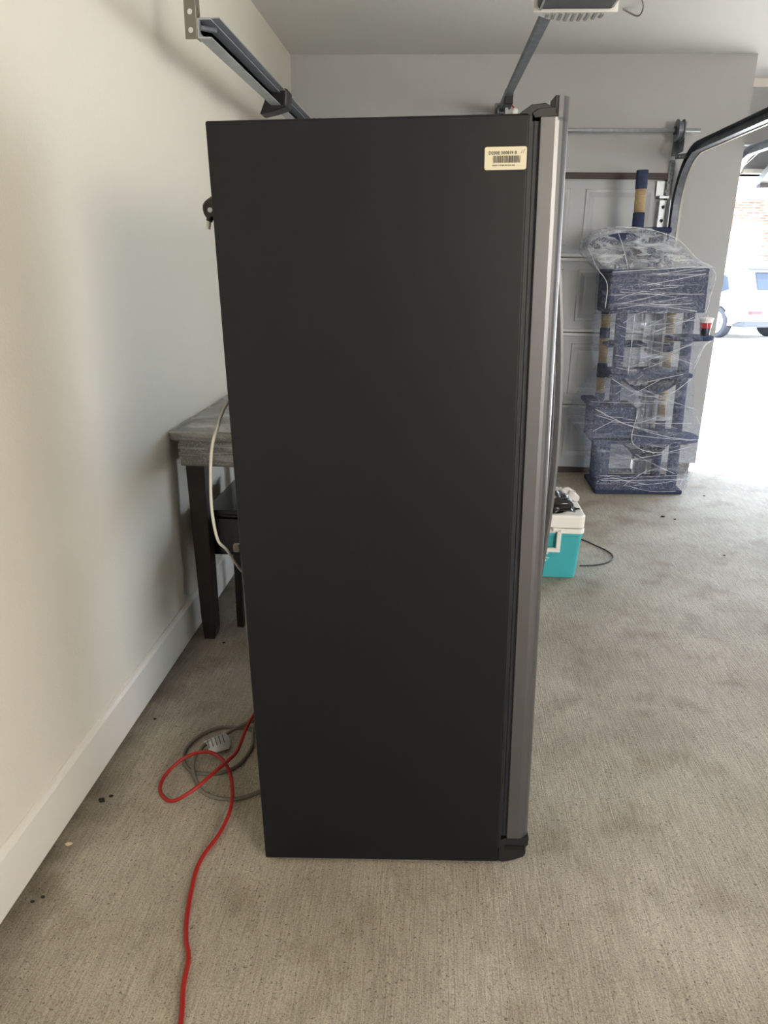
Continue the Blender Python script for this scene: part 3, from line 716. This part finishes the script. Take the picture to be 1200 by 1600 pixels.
# stretch film shells: lofted hull pulled tight between platforms
def loft(levels, nper=14, dz=.035, seed=1, amp=.012, closed=True):
    """levels: list of (z, [(x,y)...]) same count; ring subdivided and displaced"""
    rows = []
    for (z0, P0), (z1, P1) in zip(levels, levels[1:]):
        k = max(1, int(abs(z1 - z0) / dz))
        for j in range(k): rows.append((z0 + (z1 - z0) * j / k, [(a[0] + (b[0] - a[0]) * j / k, a[1] + (b[1] - a[1]) * j / k) for a, b in zip(P0, P1)]))
    rows.append(levels[-1]); bm = bmesh.new(); prev = None
    for z, P in rows:
        ring = []; n = len(P); cxx = sum(p[0] for p in P) / n; cyy = sum(p[1] for p in P) / n
        for i in range(n):
            a, b = P[i], P[(i + 1) % n]
            for q in range(nper):
                x = a[0] + (b[0] - a[0]) * q / nper; y = a[1] + (b[1] - a[1]) * q / nper
                d = Vector((x - cxx, y - cyy, 0)).normalized(); t = q / nper
                nn = noise.noise(Vector((x * 9, y * 9, z * 26 + x * 12 + seed))) * amp + noise.noise(Vector((x * 30, y * 30, z * 40 + seed))) * amp * .4
                ring.append(bm.verts.new(Vector((x, y, z)) + d * nn))
        if prev:
            m = len(ring)
            for j in range(m): bm.faces.new((prev[j], prev[(j + 1) % m], ring[(j + 1) % m], ring[j]))
        prev = ring
    return bm
q = lambda x0, x1, y0, y1: [(x0, y0), (x1, y0), (x1, y1), (x0, y1)]
Lv = [(.035, q(.0, .60, -.005, .475)), (.22, q(-.02, .64, -.01, .48)), (.36, q(-.07, .72, .0, .49)), (.42, q(-.12, .69, .0, .48)), (.50, q(-.15, .64, .0, .48)), (.64, q(-.10, .59, .0, .47)),
      (.82, q(.02, .585, .0, .46)), (.96, q(-.0, .585, .0, .46)), (1.03, q(-.02, .60, -.0, .46)), (1.10, q(-.01, .59, -.01, .46)), (1.21, q(-.012, .612, -.012, .462)), (1.49, q(-.014, .614, -.014, .464))]
obj('stretch_film', loft(Lv, seed=2), FILM, ct, smooth=True, label='clear wrinkled stretch film round the shelves')
Lt = [(1.49, q(-.03, .62, -.016, .466)), (1.54, q(-.09, .52, -.0, .45)), (1.60, q(-.16, .42, .02, .42)), (1.67, q(-.15, .36, .05, .40)), (1.73, q(-.07, .24, .10, .36)), (1.745, q(.0, .14, .16, .32))]
obj('stretch_film', loft(Lt, seed=8, amp=.035, dz=.02), film('stretch_film_top', .75, (6, 6, 24), (.5, .7, 0), (218, 224, 236), .45, .7, .16, .85), ct, smooth=True, label='loose bunched film draped over the top')

WFOLD = film('film_fold', .9, (30, 30, 30), (0, 0, 0), (235, 240, 250), .3, .6, .45, .9)
rf = random.Random(21); bm = bmesh.new()
def folds(n, z0, z1, xa, xb, yf, slope, r=.0013):
    for k in range(n):
        z = rf.uniform(z0, z1); a = rf.uniform(xa, xa + (xb - xa) * .5); b = rf.uniform(a + .12, xb); dz = rf.uniform(-slope, slope)
        zc = lambda q: max(z0 - .03, min(z1 + .03, q))
        P = [(a, yf, zc(z)), ((a + b) / 2, yf - .004, zc(z + dz * .5 + rf.uniform(-.01, .01))), (b, yf, zc(z + dz))]
        tube(bm, P, r * rf.uniform(.6, 1.3), 4, 4)
folds(16, 1.24, 1.46, .02, .60, -.022, .07)
folds(16, .84, 1.20, .05, .57, -.016, .16)
folds(14, .40, .80, -.08, .62, -.016, .14)
folds(12, .06, .34, .0, .64, -.018, .14)
for P in ([(-.045, -.02, .60), (.16, -.026, .50), (.45, -.02, .41), (.71, .06, .37)], [(.62, -.015, .55), (.68, .0, .45), (.72, .06, .37)], [(.60, .0, .04), (.66, .0, .22), (.72, .06, .36)], [(.60, .1, .04), (.70, .1, .33)],
          [(.615, -.02, 1.20), (.66, .1, 1.06)], [(.57, -.01, .86), (.64, .05, 1.0), (.70, .12, 1.03)], [(.57, -.01, .90), (.66, .1, 1.02)], [(.24, -.02, .60), (.22, -.02, .37), (.40, -.02, .30), (.60, -.01, .34)],
          [(.05, -.02, .80), (.22, -.024, .70), (.34, -.02, .685), (.45, -.022, .71), (.56, -.02, .80)], [(.16, -.02, 1.21), (.15, -.02, .83)], [(-.16, .0, 1.62), (-.10, -.01, 1.50), (-.03, -.02, 1.40), (-.03, -.02, 1.25)],
          [(.0, -.0, 1.74), (.2, -.0, 1.72), (.38, -.0, 1.66), (.52, -.0, 1.54), (.62, -.02, 1.49)], [(.02, -.0, 1.70), (.06, -.01, 1.60), (.09, -.02, 1.50)], [(.0, -.02, 1.47), (.3, -.026, 1.485), (.61, -.02, 1.48), (.615, -.02, 1.30), (.60, -.02, 1.21)]):
    tube(bm, P, .0019, 4, 6)
fo = obj('film_folds', bm, WFOLD, ct); fo['kind'] = 'stuff'; fo['label'] = 'bright white folds in the stretch film'
for o in ct.children_recursive:
    for v_ in o.data.vertices: v_.co.y *= .9
# cup on the perch
def ctw(p): return CT + CM @ Vector(p)
cp = thing('plastic_cup', 'clear and white takeaway cup with red print on the cat tree perch', 'cup', ctw((.672, .17, 1.0585)), CM)
obj('cup_wall', cyl(bmesh.new(), (0, 0, .055), (0, 0, .105), .036, .043, n=24), CUPW, cp, smooth=False)
obj('dark_contents', cyl(bmesh.new(), (0, 0, 0), (0, 0, .05), .029, .0355, n=24), CARB, cp)
obj('red_band', cyl(bmesh.new(), (0, 0, .048), (0, 0, .082), .0358, .0405, n=24, caps=False), CUPR, cp)
obj('lid', cyl(bmesh.new(), (0, 0, .104), (0, 0, .113), .047, .045, n=24), CUPW, cp, bevel=.002)

# ------------------------------------------------------------------ second bay: raised door, track, shaft
d2 = struct('door_2', B((2.3, 6.95, 5.2, 5.72, 2.30, 2.335)), DOORP); d2['label'] = 'raised white sectional garage door overhead in the far bay'
obj('door_section', B((2.3, 6.95, 4.67, 5.19, 2.30, 2.335)), DOORP, d2)
obj('door_section', B((2.3, 6.95, 4.14, 4.66, 2.30, 2.335)), DOORP, d2)
bm = prism(bmesh.new(), [(5.73, 2.30), (5.73, 2.335), (6.16, 2.13), (6.15, 2.08), (6.12, 2.08)], lambda u, v, s: (2.3 + 4.65 * s, u, v)); obj('door_section', bm, DOORP, d2)
obj('bottom_seal', B((2.3, 6.95, 6.10, 6.17, 2.055, 2.08)), mat('seal_grey', (110, 108, 110), .7), d2)
t2 = thing('door_track', 'pale far-bay garage door track behind the wall corner', 'track', (2.2, 6.1, 2.2))
obj('track_channel', sweep(bmesh.new(), [(-a, b) for a, b in CH], track_path(2.11, 4.2, 2.27, .34, 6.17, .05), (1, 0, 0)), GALV, t2)
obj('gusset_plate', prism(bmesh.new(), [(5.75, 2.30), (6.19, 2.24), (6.19, 2.16), (6.0, 2.2), (5.75, 2.26)], lambda u, v, s: (2.14 + .004 * s, u, v)), GALV, t2)
s2 = thing('torsion_shaft', 'torsion shaft above the open far-bay garage door', 'shaft', (4.5, 6.13, 2.35))
obj('shaft', cyl(bmesh.new(), (2.05, 6.12, 2.343), (7.0, 6.12, 2.343), .0125, n=12), GALV, s2)
obj('cable_drum', cyl(bmesh.new(), (2.08, 6.12, 2.343), (2.12, 6.12, 2.343), .065, n=24), DGALV, s2, bevel=.004)

# ------------------------------------------------------------------ outside: white SUV
CA = Vector((6.42, 18.2, -.06)); ang = R(24.5)   # heading away to the left
car = thing('car', 'white SUV parked outside the far open garage door', 'car', CA, Matrix.Rotation(ang, 3, 'Z'))
# car frame: y forward, x right, origin = left rear wheel contact
Wd = 1.78; wb = 2.62
top = [(-.80, .42), (-.84, .60), (-.83, .86), (-.76, 1.10), (-.52, 1.50), (-.40, 1.58), (.2, 1.64), (1.2, 1.63), (1.75, 1.52), (2.55, 1.08), (3.3, .98), (3.55, .80), (3.6, .45)]
bot = [(3.4, .28)]
def arc(cy, r=.40, n=8): return [(cy + r * math.cos(R(180 * k / n)), .34 + r * math.sin(R(180 * k / n))) for k in range(n + 1)]
outline = top + bot + [(wb + .44, .26)] + arc(wb) + [(wb - .44, .24), (.44, .24)] + arc(0) + [(-.5, .30)]
def xin(z, side):
    t = max(0, (z - 1.0) / .62); ins = .22 * t * t if t < 1 else .22
    b = .04 * max(0, (.5 - z) / .3)
    return (-.10 + ins + b) if side == 0 else (Wd - .10 - ins - b)
bm = bmesh.new(); ns = 10; rows = []
for k in range(ns + 1):
    s = k / ns; row = []
    for y, z in outline:
        x0, x1 = xin(z, 0), xin(z, 1); bulge = 0
        if y < -.3: bulge = .16 * (abs(2 * s - 1) ** 3)
        if y > 3.2: bulge = -.3 * (abs(2 * s - 1) ** 3)
        row.append(bm.verts.new((x0 + (x1 - x0) * s, y + bulge, z)))
    rows.append(row)
n = len(outline)
for k in range(ns):
    for i in range(n): bm.faces.new((rows[k][i], rows[k][(i + 1) % n], rows[k + 1][(i + 1) % n], rows[k + 1][i]))
bmesh.ops.triangle_fill
for row in (rows[0], rows[-1]):
    f = bm.faces.new(row); bmesh.ops.triangulate(bm, faces=[f])
obj('body', bm, CARW, car, bevel=.02)
for (a, nm) in (([(-.28, 1.08), (-.05, 1.02), (.48, 1.04), (.50, 1.40), (.2, 1.44), (-.10, 1.36)], 'side_window'), ([(.55, 1.04), (1.25, 1.06), (1.25, 1.46), (.55, 1.42)], 'side_window'), ([(1.32, 1.06), (2.25, 1.08), (1.75, 1.40), (1.32, 1.46)], 'side_window')):
    for side in (0, 1):
        bm = bmesh.new()
        prism(bm, a, lambda u, v, s, side=side: (xin(v, side) + (-.012 if side == 0 else .012) * (1 - s) + (.0), u, v))
        obj(nm, bm, CARG, car)
bm = prism(bmesh.new(), [(.22, 1.08), (Wd - .42, 1.08), (Wd - .50, 1.46), (.30, 1.46)], lambda u, v, s: (u, -.80 + (v - 1.08) * .60 + .03 * s + 0, v))
obj('rear_window', bm, CARG, car)
obj('spoiler', B((.22, Wd - .42, -.62, -.38, 1.50, 1.55)), CARB, car, bevel=.02)
bm = prism(bmesh.new(), [(-.86, .40), (-.80, .30), (-.2, .26), (-.42, .42)], lambda u, v, s: (-.11 + (Wd - .0) * s * 1.0, u, v))
obj('rear_valance', B((-.04, Wd - .16, -.80, -.45, .28, .42)), CARB, car, bevel=.03)
obj('reflector', B((.08, .40, -.85, -.70, .56, .64)), TAIL, car, bevel=.01)
obj('reflector', B((Wd - .56, Wd - .30, -.815, -.70, .58, .63)), TAIL, car, bevel=.01)
for yy in (0.0, wb):
    for x0, sd in ((-.11, 1), (Wd - .09, -1)):
        bm = bmesh.new(); bmesh.ops.create_cone(bm, segments=32, radius1=.35, radius2=.35, depth=.22, cap_ends=True, matrix=Matrix.Translation((x0 + .11 * sd, yy, .35)) @ Matrix.Rotation(R(90), 4, 'Y'))
        wt = obj('wheel', bm, TYRE, car, bevel=.03)
        bm = bmesh.new(); xx = x0 - .004 * sd
        cyl(bm, (xx, yy, .35), (xx + .02 * sd, yy, .35), .25, n=28)
        rim = obj('rim', bm, ALLOY, wt)
        for k in range(5):
            bm = bmesh.new(); a = R(72 * k + 36); c_ = Vector((xx - .003 * sd, yy + .16 * math.cos(a), .35 + .16 * math.sin(a)))
            cyl(bm, c_, c_ + Vector((.006 * sd, 0, 0)), .035, n=10)
            obj('rim_opening', bm, CARB, wt)
for x in (.12, Wd - .32):
    obj('roof_rail', tube(bmesh.new(), [(x, -.30, 1.60), (x, -.1, 1.66), (x, 1.2, 1.69), (x, 1.6, 1.60)], .018), ALLOY, car)

# ------------------------------------------------------------------ outside: brick house
hs = thing('brick_house', 'brick house with a pale garage door across the driveway', 'house', (11, 26, -.06))
HY = 26.0
obj('brick_wall', B((3, 6.9, HY, HY + .3, -.06, 3.7), (10.15, 22, HY, HY + .3, -.06, 3.7), (6.9, 10.15, HY, HY + .3, 2.62, 3.7)), BRICK, hs)
obj('garage_door_frame', B((6.9, 7.0, HY + .05, HY + .2, -.06, 2.62), (10.05, 10.15, HY + .05, HY + .2, -.06, 2.62), (7.0, 10.05, HY + .05, HY + .2, 2.52, 2.62)), TRIM, hs)
for k in range(4): obj('door_panel', B((7.0, 10.05, HY + .12, HY + .16, -.06 + k * .645, .56 + k * .645)), WPL, hs, bevel=.01)
bm = bmesh.new()
for k in range(44): box(bm, 6.9 + k * .075, 6.9 + k * .075 + .062, HY - .012, HY + .01, 2.64, 2.84)
o = obj('soldier_course', bm, mat('soldier_brick', (176, 112, 98), .9), hs); o['kind'] = 'stuff'
obj('fascia', B((2.6, 22.4, HY - .5, HY - .44, 3.55, 3.75), (2.6, 22.4, HY - .5, HY, 3.5, 3.55)), TRIM, hs)
bm = prism(bmesh.new(), [(HY - .6, 3.7), (HY + 10, 3.7), (HY + 5, 6.4)], lambda u, v, s: (2.4 + 20.2 * s, u, v))
obj('roof', bm, SHIN, hs)

for o in list(bpy.data.objects):
    if '_w' in o: del o['_w']
